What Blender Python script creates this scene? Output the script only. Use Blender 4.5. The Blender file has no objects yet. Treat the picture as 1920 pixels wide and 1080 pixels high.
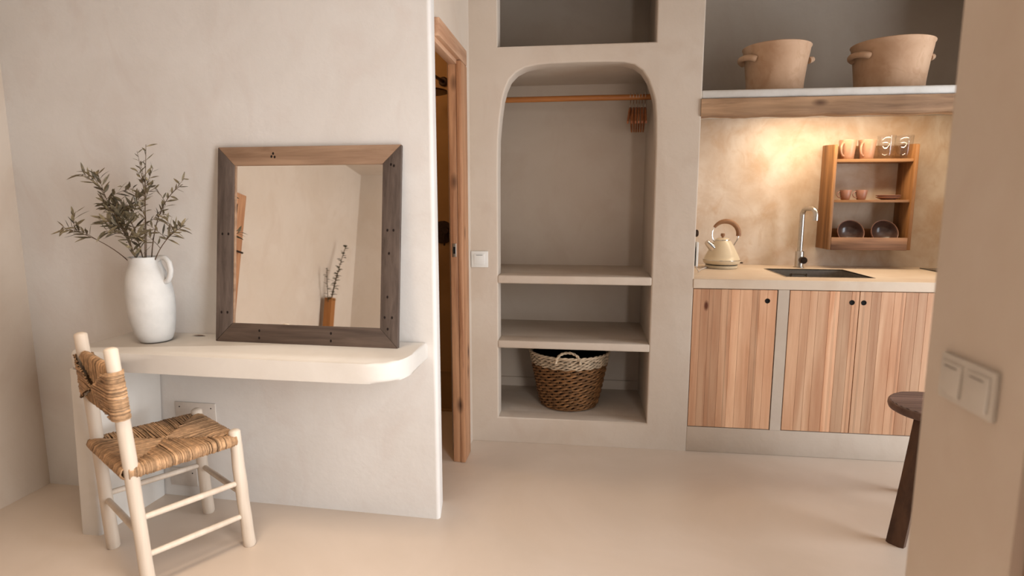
import bpy, bmesh, math, random
from mathutils import Vector, Matrix
random.seed(7)
PI = math.pi
S = bpy.context.scene
COL = S.collection

# ------------------------------------------------------------------ camera
CAM_Z = 1.33
cam_d = bpy.data.cameras.new('camera')
cam_d.sensor_width = 36.0
cam_d.lens = 1105.0 / 1920.0 * 36.0
cam_d.clip_start = 0.05
cam_d.dof.use_dof = True
cam_d.dof.focus_distance = 2.7
cam_d.dof.aperture_fstop = 1.7
cam = bpy.data.objects.new('camera', cam_d)
COL.objects.link(cam)
cam.location = (0, 0, CAM_Z)
cam.rotation_euler = (math.radians(90 - 8.228), 0, math.radians(7.213))
S.camera = cam

# ------------------------------------------------------------------ world, exposure
w = bpy.data.worlds.new('world')
S.world = w
w.use_nodes = True
w.node_tree.nodes['Background'].inputs[0].default_value = (0.75, 0.85, 1.0, 1)
w.node_tree.nodes['Background'].inputs[1].default_value = 0.12
S.view_settings.view_transform = 'Standard'
S.view_settings.look = 'None'
S.view_settings.exposure = 0.26
S.view_settings.gamma = 1.0
S.cycles.diffuse_bounces = 2
S.view_settings.use_curve_mapping = False


def area(name, loc, direction, sx, sy, power, color):
    d = bpy.data.lights.new(name, 'AREA')
    d.shape = 'RECTANGLE'
    d.size, d.size_y = sx, sy
    d.energy = power
    d.color = color
    o = bpy.data.objects.new(name, d)
    COL.objects.link(o)
    o.location = loc
    o.rotation_euler = Vector(direction).to_track_quat('-Z', 'Y').to_euler()
    return o


# weak warm fill light added behind the photographer, at the added window
area('added_rear_fill', (0.20, -0.93, 1.25), (-0.30, 1, -0.05), 0.75, 1.7, 1.5, (1.0, 0.80, 0.62))
# unseen light added in the partition to brighten the mirror wall
area('added_partition_fill', (0.69, 0.515, 1.1), (-1, 0.0, 0.0), 0.86, 1.9, 50, (0.97, 0.985, 1.0))
# unseen overhead light added to brighten the desktop and floor
lamp = area('added_overhead_fill', (-1.15, 1.25, 2.44), (0, 0, -1), 0.5, 0.5, 6.8, (1.0, 0.84, 0.66))
lamp.data.spread = math.radians(92)
# daylight through the glazed door at the right, beyond the partition
area('side_door_daylight', (3.52, 1.85, 1.1), (-1, 0.03, -0.02), 1.5, 2.0, 82, (0.84, 0.92, 1.0))
# warm strip lamp fixed under the kitchen shelf
area('counter_strip_light', (1.50, 3.52, 1.825), (0.06, 0.22, -1), 0.9, 0.03, 6.4, (1.0, 0.80, 0.55))
# lamp in the bathroom
bl = bpy.data.lights.new('bathroom_lamp', 'POINT')
bl.energy = 8
bl.color = (1.0, 0.62, 0.32)
bl.shadow_soft_size = 0.08
blo = bpy.data.objects.new('bathroom_lamp', bl)
COL.objects.link(blo)
blo.location = (-1.5, 3.0, 2.2)


# ------------------------------------------------------------------ material helpers
def lin(c):
    return tuple(((v / 255) / 12.92 if v / 255 <= 0.04045 else ((v / 255 + 0.055) / 1.055) ** 2.4) for v in c) + (1.0,)


class NT:
    def __init__(self, name):
        self.m = bpy.data.materials.new(name)
        self.m.use_nodes = True
        self.t = self.m.node_tree
        self.b = self.t.nodes['Principled BSDF']

    def n(self, typ, **kw):
        nd = self.t.nodes.new(typ)
        for k, v in kw.items():
            if k in nd.inputs:
                nd.inputs[k].default_value = v
            else:
                setattr(nd, k, v)
        return nd

    def l(self, a, b):
        self.t.links.new(a, b)

    def coords(self, scale=(1, 1, 1), rot=(0, 0, 0)):
        tc = self.n('ShaderNodeTexCoord')
        mp = self.n('ShaderNodeMapping')
        mp.inputs['Scale'].default_value = scale
        mp.inputs['Rotation'].default_value = rot
        self.l(tc.outputs['Object'], mp.inputs['Vector'])
        return mp.outputs['Vector']

    def noise(self, vec, scale, detail=4, rough=0.55, dist=0.0):
        nd = self.n('ShaderNodeTexNoise')
        nd.inputs['Scale'].default_value = scale
        nd.inputs['Detail'].default_value = detail
        nd.inputs['Roughness'].default_value = rough
        nd.inputs['Distortion'].default_value = dist
        self.l(vec, nd.inputs['Vector'])
        return nd.outputs['Fac']

    def ramp(self, fac, stops):
        r = self.n('ShaderNodeValToRGB')
        e = r.color_ramp.elements
        while len(e) < len(stops):
            e.new(0.5)
        for i, (p, c) in enumerate(stops):
            e[i].position = p
            e[i].color = c if len(c) == 4 else tuple(c) + (1,)
        self.l(fac, r.inputs['Fac'])
        return r.outputs['Color']

    def mix(self, fac, a, b, mode='MIX'):
        x = self.n('ShaderNodeMix', data_type='RGBA', blend_type=mode)
        for sock, v in ((x.inputs[0], fac), (x.inputs[6], a), (x.inputs[7], b)):
            if hasattr(v, 'is_output'):
                self.l(v, sock)
            else:
                sock.default_value = v
        return x.outputs[2]

    def tone(self, col, lo=0.6, hi=1.4):
        at = self.n('ShaderNodeAttribute', attribute_name='tone')
        mr = self.n('ShaderNodeMapRange')
        mr.inputs['To Min'].default_value = lo
        mr.inputs['To Max'].default_value = hi
        self.l(at.outputs['Fac'], mr.inputs['Value'])
        hs = self.n('ShaderNodeHueSaturation')
        self.l(mr.outputs[0], hs.inputs['Value'])
        self.l(col, hs.inputs['Color'])
        return hs.outputs['Color']

    def bump(self, h, strength=0.2, dist=0.01):
        b = self.n('ShaderNodeBump')
        b.inputs['Strength'].default_value = strength
        b.inputs['Distance'].default_value = dist
        self.l(h, b.inputs['Height'])
        self.l(b.outputs['Normal'], self.b.inputs['Normal'])

    def out(self, col, rough=0.6, metal=0.0, spec=0.5):
        if hasattr(col, 'is_output'):
            self.l(col, self.b.inputs['Base Color'])
        else:
            self.b.inputs['Base Color'].default_value = col
        if hasattr(rough, 'is_output'):
            self.l(rough, self.b.inputs['Roughness'])
        else:
            self.b.inputs['Roughness'].default_value = rough
        self.b.inputs['Metallic'].default_value = metal
        self.b.inputs['Specular IOR Level'].default_value = spec
        return self.m


def plaster(name, a, b, c=None, scale=1.6, rough=0.85, bump=0.12, contrast=(0.35, 0.65)):
    k = NT(name)
    v = k.coords()
    n1 = k.noise(v, scale, 5, 0.6, 0.6)
    col = k.ramp(n1, [(contrast[0], lin(a)), (contrast[1], lin(b))])
    if c:
        n3 = k.noise(k.coords((1, 1, 0.7)), scale * 2.7, 4, 0.6, 1.0)
        col = k.mix(k.ramp(n3, [(0.5, (0, 0, 0, 1)), (0.72, (0.6, 0.6, 0.6, 1))]), col, lin(c))
    n2 = k.noise(v, 22, 5, 0.6, 0.2)
    n4 = k.noise(v, 5, 3, 0.5, 0.2)
    add = k.n('ShaderNodeMath', operation='MULTIPLY_ADD')
    k.l(n4, add.inputs[0]); add.inputs[1].default_value = 2.2; k.l(n2, add.inputs[2])
    k.bump(add.outputs[0], bump, 0.012)
    return k.out(col, rough, 0, 0.25)


def wood(name, dark, light, axis='z', grain=1.0, rough=0.55, streak=0.5, knots=0.0, knot_col=(70, 38, 20), tone=None, bump=0.15, knot_scale=6.0):
    k = NT(name)
    sc = {'x': (0.07, 1, 1), 'y': (1, 0.07, 1), 'z': (1, 1, 0.07)}[axis]
    v = k.coords(sc)
    n1 = k.noise(v, 55 * grain, 6, 0.65, 0.8)
    n2 = k.noise(v, 13 * grain, 3, 0.5, 1.5)
    m = k.n('ShaderNodeMath', operation='MULTIPLY_ADD')
    k.l(n1, m.inputs[0]); m.inputs[1].default_value = streak
    mm = k.n('ShaderNodeMath', operation='MULTIPLY')
    k.l(n2, mm.inputs[0]); mm.inputs[1].default_value = 1 - streak
    k.l(mm.outputs[0], m.inputs[2])
    col = k.ramp(m.outputs[0], [(0.32, lin(dark)), (0.66, lin(light))])
    if knots:
        ks = {'x': (0.45, 1, 1), 'y': (1, 0.45, 1), 'z': (1, 1, 0.45)}[axis]
        vo = k.n('ShaderNodeTexVoronoi', feature='F1')
        vo.inputs['Scale'].default_value = knot_scale
        vv = k.coords(ks)
        k.l(vv, vo.inputs['Vector'])
        kf = k.ramp(vo.outputs['Distance'], [(0.03, (1, 1, 1, 1)), (0.03 + 0.12 * knots, (0, 0, 0, 1))])
        col = k.mix(kf, col, lin(knot_col))
    if tone:
        col = k.tone(col, *tone)
    k.bump(n1, bump, 0.004)
    return k.out(col, rough, 0, 0.35)


def simple(name, c, rough=0.5, metal=0.0, spec=0.5, var=0.08, scale=30, tone=None, bump=0.0):
    k = NT(name)
    v = k.coords()
    n = k.noise(v, scale, 4)
    d = tuple(max(0, x * (1 - var)) for x in c)
    u = tuple(min(255, x * (1 + var)) for x in c)
    col = k.ramp(n, [(0.3, lin(d)), (0.7, lin(u))])
    if tone:
        col = k.tone(col, *tone)
    if bump:
        k.bump(n, bump, 0.006)
    return k.out(col, rough, metal, spec)


M = {}
M['plaster'] = plaster('limewash_plaster', (206, 187, 168), (213, 196, 179), (202, 181, 162))
M['plaster_mirror'] = plaster('limewash_white_plaster', (224, 216, 208), (231, 224, 217), (221, 209, 200))
M['plaster_kitchen'] = plaster('mottled_plaster', (204, 176, 150), (229, 212, 194), (200, 164, 130), scale=3.2)
M['plaster_bath'] = plaster('ochre_plaster', (150, 116, 74), (170, 134, 90))
M['desk'] = plaster('white_microcement', (212, 203, 193), (221, 213, 204), None, scale=3, rough=0.6, bump=0.06)
M['worktop'] = plaster('cream_microcement', (220, 196, 172), (230, 210, 188), None, scale=4, rough=0.5, bump=0.04)
M['white_slab'] = plaster('whitewashed_slab', (220, 214, 206), (233, 228, 222), None, scale=5, rough=0.8, bump=0.25)

k = NT('floor_microcement')
v = k.coords()
f1 = k.noise(v, 1.3, 5, 0.6, 0.6)
fc = k.ramp(f1, [(0.3, lin((207, 187, 168))), (0.7, lin((218, 199, 182)))])
f2 = k.noise(v, 9, 5, 0.6, 0.4)
fr = k.n('ShaderNodeMapRange'); k.l(f2, fr.inputs['Value'])
fr.inputs['To Min'].default_value = 0.27; fr.inputs['To Max'].default_value = 0.42
k.bump(f2, 0.05, 0.01)
M['floor'] = k.out(fc, fr.outputs[0], 0, 0.5)

M['chair_wood'] = wood('pale_peeled_wood', (202, 182, 162), (224, 208, 190), 'z', 0.8, 0.55, 0.35, bump=0.08)
M['rush'] = simple('woven_rush', (172, 136, 102), 0.75, 0, 0.25, 0.14, 60, tone=(0.5, 1.4))
M['frame_grey'] = wood('weathered_grey_wood', (54, 43, 37), (112, 96, 86), 'z', 0.7, 0.7, 0.5, bump=0.3)
M['frame_grey_x'] = wood('weathered_grey_wood_lengthwise', (54, 42, 35), (106, 88, 76), 'x', 0.7, 0.7, 0.5, bump=0.3)
M['frame_tan_x'] = wood('weathered_tan_wood', (122, 92, 70), (182, 148, 120), 'x', 0.7, 0.65, 0.45, bump=0.2)
M['pine_z'] = wood('knotty_pine_upright', (146, 94, 62), (206, 154, 114), 'z', 0.8, 0.5, 0.5, knots=1.5, knot_scale=9, knot_col=(62, 32, 18))
M['pine_y'] = wood('knotty_pine_head', (160, 112, 82), (214, 170, 136), 'y', 0.8, 0.5, 0.5, knots=0.8, knot_scale=9)
M['larch'] = wood('larch_planks', (206, 148, 110), (240, 194, 156), 'z', 0.75, 0.5, 0.3, knots=0.35, knot_scale=5.0, knot_col=(110, 58, 34), tone=(0.74, 1.2), bump=0.05)
M['beam'] = wood('rustic_beam_wood', (82, 54, 36), (190, 150, 114), 'x', 0.5, 0.65, 0.45, knots=0.7, knot_scale=5, bump=0.35)
M['rack_z'] = wood('warm_oak_upright', (104, 66, 34), (178, 126, 78), 'z', 0.8, 0.5, 0.4, bump=0.1)
M['rack_x'] = wood('warm_oak_board', (124, 82, 48), (190, 142, 96), 'x', 0.8, 0.5, 0.4, bump=0.1)
M['rack_rail'] = wood('streaked_oak_rail', (84, 56, 42), (186, 140, 106), 'x', 0.6, 0.55, 0.3, bump=0.15)
M['rod'] = wood('orange_pine_rod', (156, 92, 42), (196, 126, 66), 'x', 0.8, 0.45, 0.4)
M['hanger'] = wood('hanger_wood', (128, 70, 36), (176, 108, 62), 'y', 0.9, 0.4, 0.4)
M['dark_wood_x'] = wood('dark_walnut_seat', (84, 60, 50), (132, 102, 90), 'x', 0.6, 0.5, 0.2, bump=0.3)
M['dark_wood_z'] = wood('dark_walnut_leg', (64, 42, 30), (98, 68, 48), 'z', 0.9, 0.5, 0.4)
M['vase_wood'] = wood('honey_wood', (140, 88, 44), (176, 116, 62), 'z', 0.9, 0.55, 0.4)
M['ceramic'] = simple('matte_white_ceramic', (207, 203, 198), 0.7, 0, 0.3, 0.03, 14, bump=0.25)
M['terracotta'] = plaster('pale_terracotta', (200, 160, 128), (216, 178, 146), (190, 146, 112), scale=6, rough=0.8, bump=0.06)
M['olive'] = simple('olive_leaf', (104, 91, 68), 0.55, 0, 0.35, 0.25, 90, tone=(0.4, 1.6))
M['dry_leaf'] = simple('dry_leaf', (92, 64, 44), 0.7, 0, 0.3, 0.15, 60)
M['twig'] = simple('olive_twig', (92, 72, 54), 0.8, 0, 0.2, 0.15, 60)
M['eucalyptus'] = simple('eucalyptus_leaf', (66, 62, 38), 0.6, 0, 0.3, 0.2, 60, tone=(0.6, 1.4))
M['plastic'] = simple('white_plastic', (228, 222, 214), 0.4, 0, 0.5, 0.01)
M['plastic_beige'] = simple('beige_plastic', (206, 194, 180), 0.45, 0, 0.4, 0.01)
M['slot'] = simple('grey_slot', (128, 116, 104), 0.5, 0, 0.4, 0.02)
M['plate_blank'] = simple('painted_cover_plate', (212, 199, 187), 0.6, 0, 0.4, 0.02)
M['black'] = simple('black_plastic', (16, 14, 13), 0.5, 0, 0.4, 0.05)
M['hole'] = simple('dark_hole', (20, 15, 12), 0.8, 0, 0.2, 0.05)
M['nail'] = simple('rusty_nail', (34, 24, 20), 0.7, 0.3, 0.3, 0.1)
M['steel'] = simple('brushed_steel', (190, 184, 176), 0.3, 1.0, 0.5, 0.04, 60)
M['chrome'] = simple('chrome', (220, 216, 210), 0.12, 1.0, 0.5, 0.02, 60)
M['gunmetal'] = simple('dark_bronze_metal', (70, 58, 52), 0.35, 0.9, 0.5, 0.1, 60)
M['cream'] = simple('cream_enamel', (222, 202, 170), 0.3, 0, 0.5, 0.01)
M['grip'] = wood('kettle_grip_wood', (128, 88, 58), (168, 122, 86), 'x', 0.9, 0.5, 0.4)
M['stoneware'] = simple('blush_stoneware', (186, 140, 112), 0.35, 0, 0.5, 0.05, 40)
M['cup_clay'] = simple('mauve_stoneware', (150, 106, 88), 0.4, 0, 0.5, 0.05, 40)
M['bowl_glaze'] = simple('brown_glaze', (84, 62, 54), 0.22, 0, 0.6, 0.1, 30)
M['wicker'] = simple('brown_wicker', (126, 88, 54), 0.65, 0, 0.3, 0.18, 40, tone=(0.55, 1.4))
M['wicker_pale'] = simple('pale_wicker', (196, 172, 144), 0.65, 0, 0.3, 0.12, 40, tone=(0.6, 1.3))
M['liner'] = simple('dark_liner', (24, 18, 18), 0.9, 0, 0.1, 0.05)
k = NT('mirror_glass')
M['mirror'] = k.out((0.90, 0.875, 0.84, 1), 0.0, 1.0)
k = NT('clear_glass')
tr = k.n('ShaderNodeBsdfTransparent'); tr.inputs['Color'].default_value = (0.97, 0.97, 0.97, 1)
gs = k.n('ShaderNodeBsdfGlossy'); gs.inputs['Roughness'].default_value = 0.03
lw = k.n('ShaderNodeLayerWeight'); lw.inputs['Blend'].default_value = 0.5
pw = k.n('ShaderNodeMath', operation='POWER'); k.l(lw.outputs['Facing'], pw.inputs[0]); pw.inputs[1].default_value = 3.5
fz = k.n('ShaderNodeMath', operation='MULTIPLY_ADD'); k.l(pw.outputs[0], fz.inputs[0]); fz.inputs[1].default_value = 0.55; fz.inputs[2].default_value = 0.06
ms = k.n('ShaderNodeMixShader')
k.l(fz.outputs[0], ms.inputs[0]); k.l(tr.outputs[0], ms.inputs[1]); k.l(gs.outputs[0], ms.inputs[2])
k.l(ms.outputs[0], k.t.nodes['Material Output'].inputs['Surface'])
M['glass'] = k.m
k = NT('hob_glass')
M['hob'] = k.out(lin((14, 13, 13)), 0.08)
k = NT('window_pane')
k.b.inputs['Transmission Weight'].default_value = 1.0
k.b.inputs['IOR'].default_value = 1.02
M['pane'] = k.out((1, 1, 1, 1), 0.0)


# ------------------------------------------------------------------ mesh builder
class MB:
    def __init__(self):
        self.v, self.f, self.mi, self.tn = [], [], [], []
        self.m = 0
        self.t = 0.5
        self.X = Matrix.Identity(4)

    def addv(self, p):
        self.v.append(tuple(self.X @ Vector(p)))
        return len(self.v) - 1

    def face(self, idx):
        self.f.append(tuple(idx)); self.mi.append(self.m); self.tn.append(self.t)

    def poly(self, pts):
        self.face([self.addv(p) for p in pts])

    def bm(self, bm):
        base = len(self.v)
        bm.verts.ensure_lookup_table()
        for q in bm.verts:
            self.addv(q.co)
        bm.verts.index_update()
        for fc in bm.faces:
            self.face([base + q.index for q in fc.verts])
        bm.free()
        return self

    def box(self, x0, x1, y0, y1, z0, z1, bev=0.0, seg=2):
        b = bmesh.new()
        bmesh.ops.create_cube(b, size=1)
        for q in b.verts:
            q.co = Vector(((x0 + x1) / 2 + q.co.x * (x1 - x0), (y0 + y1) / 2 + q.co.y * (y1 - y0), (z0 + z1) / 2 + q.co.z * (z1 - z0)))
        if bev > 0:
            bmesh.ops.bevel(b, geom=list(b.edges), offset=bev, segments=seg, profile=0.5, affect='EDGES')
        return self.bm(b)

    def prism(self, outline, z0, z1, bev=0.0, seg=2):
        """outline: list of (x,y) CCW, extruded along z"""
        b = bmesh.new()
        lo = [b.verts.new((x, y, z0)) for x, y in outline]
        hi = [b.verts.new((x, y, z1)) for x, y in outline]
        n = len(outline)
        b.faces.new(list(reversed(lo))); b.faces.new(hi)
        for i in range(n):
            b.faces.new((lo[i], lo[(i + 1) % n], hi[(i + 1) % n], hi[i]))
        if bev > 0:
            top = [e for e in b.edges if abs(e.verts[0].co.z - e.verts[1].co.z) < 1e-6]
            bmesh.ops.bevel(b, geom=top, offset=bev, segments=seg, profile=0.5, affect='EDGES')
        return self.bm(b)

    def tube(self, pts, r, sides=8, cap=True, closed=False):
        pts = [Vector(p) for p in pts]
        n = len(pts)
        rr = r if isinstance(r, (list, tuple)) else [r] * n
        prev = None
        rings = []
        for i, p in enumerate(pts):
            if closed:
                t = (pts[(i + 1) % n] - pts[i - 1])
            else:
                t = (pts[min(i + 1, n - 1)] - pts[max(i - 1, 0)])
            if t.length < 1e-9:
                t = Vector((0, 0, 1))
            t.normalize()
            if prev is None:
                a = Vector((0, 0, 1)) if abs(t.z) < 0.9 else Vector((1, 0, 0))
                u = t.cross(a).normalized()
            else:
                u = (prev - t * prev.dot(t))
                if u.length < 1e-6:
                    u = t.orthogonal()
                u.normalize()
            prev = u
            w_ = t.cross(u)
            rings.append([self.addv(p + (u * math.cos(2 * PI * k / sides) + w_ * math.sin(2 * PI * k / sides)) * rr[i]) for k in range(sides)])
        m = n if closed else n - 1
        for i in range(m):
            a, b = rings[i], rings[(i + 1) % n]
            for k in range(sides):
                self.face((a[k], a[(k + 1) % sides], b[(k + 1) % sides], b[k]))
        if cap and not closed:
            self.face(list(reversed(rings[0]))); self.face(rings[-1])
        return self

    def lathe(self, prof, seg=32, arc=None):
        """prof list of (r,z); revolved about local z"""
        rings = []
        for r, z in prof:
            if r < 1e-6:
                rings.append([self.addv((0, 0, z))])
            else:
                rings.append([self.addv((r * math.cos(2 * PI * k / seg), r * math.sin(2 * PI * k / seg), z)) for k in range(seg)])
        for a, b in zip(rings, rings[1:]):
            for k in range(seg):
                k2 = (k + 1) % seg
                if len(a) == 1 and len(b) == 1:
                    continue
                if len(a) == 1:
                    self.face((a[0], b[k2], b[k]))
                elif len(b) == 1:
                    self.face((a[k], a[k2], b[0]))
                else:
                    self.face((a[k], a[k2], b[k2], b[k]))
        return self

    def cells(self, xs, ys, filled, z0, z1):
        """plan of rectangular cells extruded in z, shared walls dropped"""
        nx, ny = len(xs) - 1, len(ys) - 1
        F = lambda i, j: 0 <= i < nx and 0 <= j < ny and filled(i, j)
        for i in range(nx):
            for j in range(ny):
                if not F(i, j):
                    continue
                x0, x1, y0, y1 = xs[i], xs[i + 1], ys[j], ys[j + 1]
                self.poly([(x0, y0, z1), (x1, y0, z1), (x1, y1, z1), (x0, y1, z1)])
                self.poly([(x0, y1, z0), (x1, y1, z0), (x1, y0, z0), (x0, y0, z0)])
                if not F(i - 1, j): self.poly([(x0, y1, z0), (x0, y0, z0), (x0, y0, z1), (x0, y1, z1)])
                if not F(i + 1, j): self.poly([(x1, y0, z0), (x1, y1, z0), (x1, y1, z1), (x1, y0, z1)])
                if not F(i, j - 1): self.poly([(x0, y0, z0), (x1, y0, z0), (x1, y0, z1), (x0, y0, z1)])
                if not F(i, j + 1): self.poly([(x1, y1, z0), (x0, y1, z0), (x0, y1, z1), (x1, y1, z1)])
        return self

    def build(self, name, mats, parent=None, loc=(0, 0, 0), angle=35, rotz=0.0, fix=True):
        me = bpy.data.meshes.new(name)
        me.from_pydata(self.v, [], self.f)
        if not isinstance(mats, (list, tuple)):
            mats = [mats]
        for m in mats:
            me.materials.append(m)
        me.polygons.foreach_set('material_index', self.mi)
        at = me.color_attributes.new('tone', 'FLOAT_COLOR', 'CORNER')
        buf = []
        for p in me.polygons:
            t = self.tn[p.index]
            for _ in range(p.loop_total):
                buf += [t, t, t, 1.0]
        at.data.foreach_set('color', buf)
        if fix:
            b = bmesh.new(); b.from_mesh(me)
            bmesh.ops.remove_doubles(b, verts=b.verts, dist=1e-6)
            bmesh.ops.recalc_face_normals(b, faces=b.faces)
            b.to_mesh(me); b.free()
        me.shade_smooth()
        me.set_sharp_from_angle(angle=math.radians(angle))
        me.update()
        o = bpy.data.objects.new(name, me)
        COL.objects.link(o)
        o.location = loc
        o.rotation_euler = (0, 0, rotz)
        if parent:
            o.parent = parent
        return o


def tag(o, label, cat, group=None):
    o['label'] = label
    o['category'] = cat
    if group:
        o['group'] = group
    return o


def thing(name, label, cat, loc=(0, 0, 0), rotz=0.0, group=None):
    o = bpy.data.objects.new(name, None)
    COL.objects.link(o)
    o.empty_display_size = 0.05
    o.location = loc
    o.rotation_euler = (0, 0, rotz)
    return tag(o, label, cat, group)


def struct(o):
    o['kind'] = 'structure'
    return o


def dup(root, loc, label, rotz=None, group=None):
    r = root.copy(); COL.objects.link(r)
    r.location = loc
    r['label'] = label
    if rotz is not None:
        r.rotation_euler = (root.rotation_euler[0], root.rotation_euler[1], rotz)
    for ch in list(root.children):
        c = ch.copy(); COL.objects.link(c); c.parent = r
        for g in ch.children:
            d = g.copy(); COL.objects.link(d); d.parent = c
    return r


def T(x=0, y=0, z=0):
    return Matrix.Translation((x, y, z))


def bez(p0, p1, p2, n=10):
    p0, p1, p2 = Vector(p0), Vector(p1), Vector(p2)
    return [p0 * (1 - t) ** 2 + p1 * 2 * t * (1 - t) + p2 * t * t for t in [i / (n - 1) for i in range(n)]]


def rrect(x0, x1, y0, y1, radii, n=8):
    """rounded rectangle outline CCW from lower-left; radii = (ll, lr, ur, ul)"""
    out = []
    for (cx, cy, sx, sy, a0), r in zip(((x0, y0, 1, 1, PI), (x1, y0, -1, 1, 1.5 * PI), (x1, y1, -1, -1, 0), (x0, y1, 1, -1, 0.5 * PI)), radii):
        if r < 1e-5:
            out.append((cx, cy)); continue
        ox, oy = cx + sx * r, cy + sy * r
        for i in range(n + 1):
            a = a0 + 0.5 * PI * i / n
            out.append((ox + r * math.cos(a), oy + r * math.sin(a)))
    return out


def panel_xz(outline, holes, y0, y1, bev):
    """slab standing in the XZ plane with holes, rounded arrises -> bmesh"""
    cu = bpy.data.curves.new('tmp', 'CURVE')
    cu.dimensions = '2D'
    cu.fill_mode = 'BOTH'
    for pts in [outline] + holes:
        s = cu.splines.new('POLY')
        s.points.add(len(pts) - 1)
        for q, (x, y) in zip(s.points, pts):
            q.co = (x, y, 0, 1)
        s.use_cyclic_u = True
    t = y1 - y0
    cu.bevel_depth = bev
    cu.bevel_resolution = 3
    cu.offset = -bev
    cu.extrude = t / 2 - bev
    o = bpy.data.objects.new('tmp', cu)
    COL.objects.link(o)
    dg = bpy.context.evaluated_depsgraph_get()
    me = bpy.data.meshes.new_from_object(o.evaluated_get(dg))
    b = bmesh.new(); b.from_mesh(me)
    for q in b.verts:
        x, y, z = q.co
        q.co = (x, (y0 + y1) / 2 - z, y)
    bpy.data.objects.remove(o); bpy.data.curves.remove(cu); bpy.data.meshes.remove(me)
    return b


# ================================================================== THE SETTING
CZ = 2.47
YB = 3.126            # front plane of the closet and kitchen wall
YK = 3.89             # rear plane of the kitchen recess
YN = 3.72             # rear plane of the closet niches
XP0, XP1 = 0.70, 0.86  # partition on the right


def wallY(x):
    return 2.2515 - 0.0442 * x


m = MB(); m.box(-2.75, 3.75, -1.15, 4.05, -0.1, 0.0)
struct(m.build('floor', M['floor']))
m = MB(); m.box(-2.75, 3.75, -1.15, 3.15, CZ, CZ + 0.1); m.box(-2.75, 3.75, 3.13, 4.05, CZ + 0.25, CZ + 0.3); m.box(-2.75, 3.75, 3.13, 3.15, CZ + 0.05, CZ + 0.28)
struct(m.build('ceiling', M['plaster']))
m = MB(); m.box(-2.68, -2.53, -1.15, 2.55, 0, CZ)
struct(m.build('wall_left', M['plaster']))

# rear wall with an unseen opening added so bounced light escapes
RW = (-1.30, 0.62, 0.06, 2.16)
m = MB()
m.box(-2.53, RW[0], -1.12, -0.985, 0, CZ); m.box(RW[1], 3.6, -1.12, -0.985, 0, CZ)
m.box(RW[0], RW[1], -1.12, -0.985, 0, RW[2]); m.box(RW[0], RW[1], -1.12, -0.985, RW[3], CZ)
struct(m.build('wall_rear', M['plaster']))
wr = bpy.data.objects.new('added_window', None); COL.objects.link(wr); struct(wr)  # unseen window frame added around the rear opening
m = MB()
for a in ((RW[0], RW[0] + 0.05, RW[2], RW[3]), (RW[1] - 0.05, RW[1], RW[2], RW[3]), (RW[0], RW[1], RW[2], RW[2] + 0.05), (RW[0], RW[1], RW[3] - 0.05, RW[3])):
    m.box(a[0], a[1], -1.10, -1.05, a[2], a[3], 0.004)
m.build('window_frame', M['pine_z'], wr)

# right outer wall with a glazed door opening, widened so bounced light escapes
RD = (-0.60, 3.00, 0.05, 2.20)
m = MB()
m.box(3.6, 3.75, -1.12, RD[0], 0, CZ); m.box(3.6, 3.75, RD[1], 4.05, 0, CZ)
m.box(3.6, 3.75, RD[0], RD[1], RD[3], CZ); m.box(3.6, 3.75, RD[0], RD[1], 0, RD[2])
struct(m.build('wall_right', M['plaster']))
dr = bpy.data.objects.new('door_2', None); COL.objects.link(dr); struct(dr)
m = MB()
for y0, y1, z0, z1 in ((RD[0], RD[0] + 0.06, RD[2], RD[3]), (RD[1] - 0.06, RD[1], RD[2], RD[3]), (RD[0], RD[1], RD[3] - 0.06, RD[3]), (RD[0], RD[1], RD[2], RD[2] + 0.08), (1.17, 1.23, RD[2], RD[3])):
    m.box(3.62, 3.68, y0, y1, z0, z1, 0.004)
m.build('door_frame', M['pine_z'], dr)

# partition on the right edge of the view
PD = (0.04, 0.99, 0.10, 2.12)  # unseen opening, cut for the added partition light
m = MB(); m.prism(rrect(XP0, XP1, PD[1], 1.292, (0, 0, 0.02, 0.02)), 0, CZ)
m.box(XP0, XP1, -0.985, PD[0], 0, CZ); m.box(XP0, XP1, PD[0], PD[1], 0, PD[2]); m.box(XP0, XP1, PD[0], PD[1], PD[3], CZ)
struct(m.build('wall_partition', M['plaster'], angle=30))

d3 = bpy.data.objects.new('added_door', None); COL.objects.link(d3); struct(d3)  # door frame added around that unseen opening
m = MB()
for y0, y1, z0, z1 in ((PD[0], PD[0] + 0.05, PD[2], PD[3]), (PD[1] - 0.05, PD[1], PD[2], PD[3]), (PD[0], PD[1], PD[3] - 0.05, PD[3]), (PD[0], PD[1], PD[2], PD[2] + 0.06)):
    m.box(0.72, 0.78, y0, y1, z0, z1, 0.004)
m.build('door_frame', M['pine_z'], d3)

# mirror wall: ends in the corner beside the doorway
m = MB()
xe, ye = -0.598, wallY(-0.598)
cr = 0.016
out = [(-2.56, wallY(-2.56)), (xe - cr, wallY(xe - cr))]
for i in range(1, 6):
    a = -PI / 2 + PI / 2 * i / 5
    out.append((xe - cr + cr * math.cos(a), ye + cr + cr * math.sin(a)))
out += [(-0.621, 2.428), (-2.56, 2.50)]
m.prism(out, 0, CZ)
struct(m.build('wall_mirror', M['plaster_mirror'], angle=40))

# doorway wall: lintel above the door and the short pier behind it
m = MB()
m.box(-0.70, -0.62, 2.428, YB, 2.066, CZ)
m.box(-0.70, -0.62, 2.972, YB, 0, 2.066)
struct(m.build('wall_doorway', M['plaster']))

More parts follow.
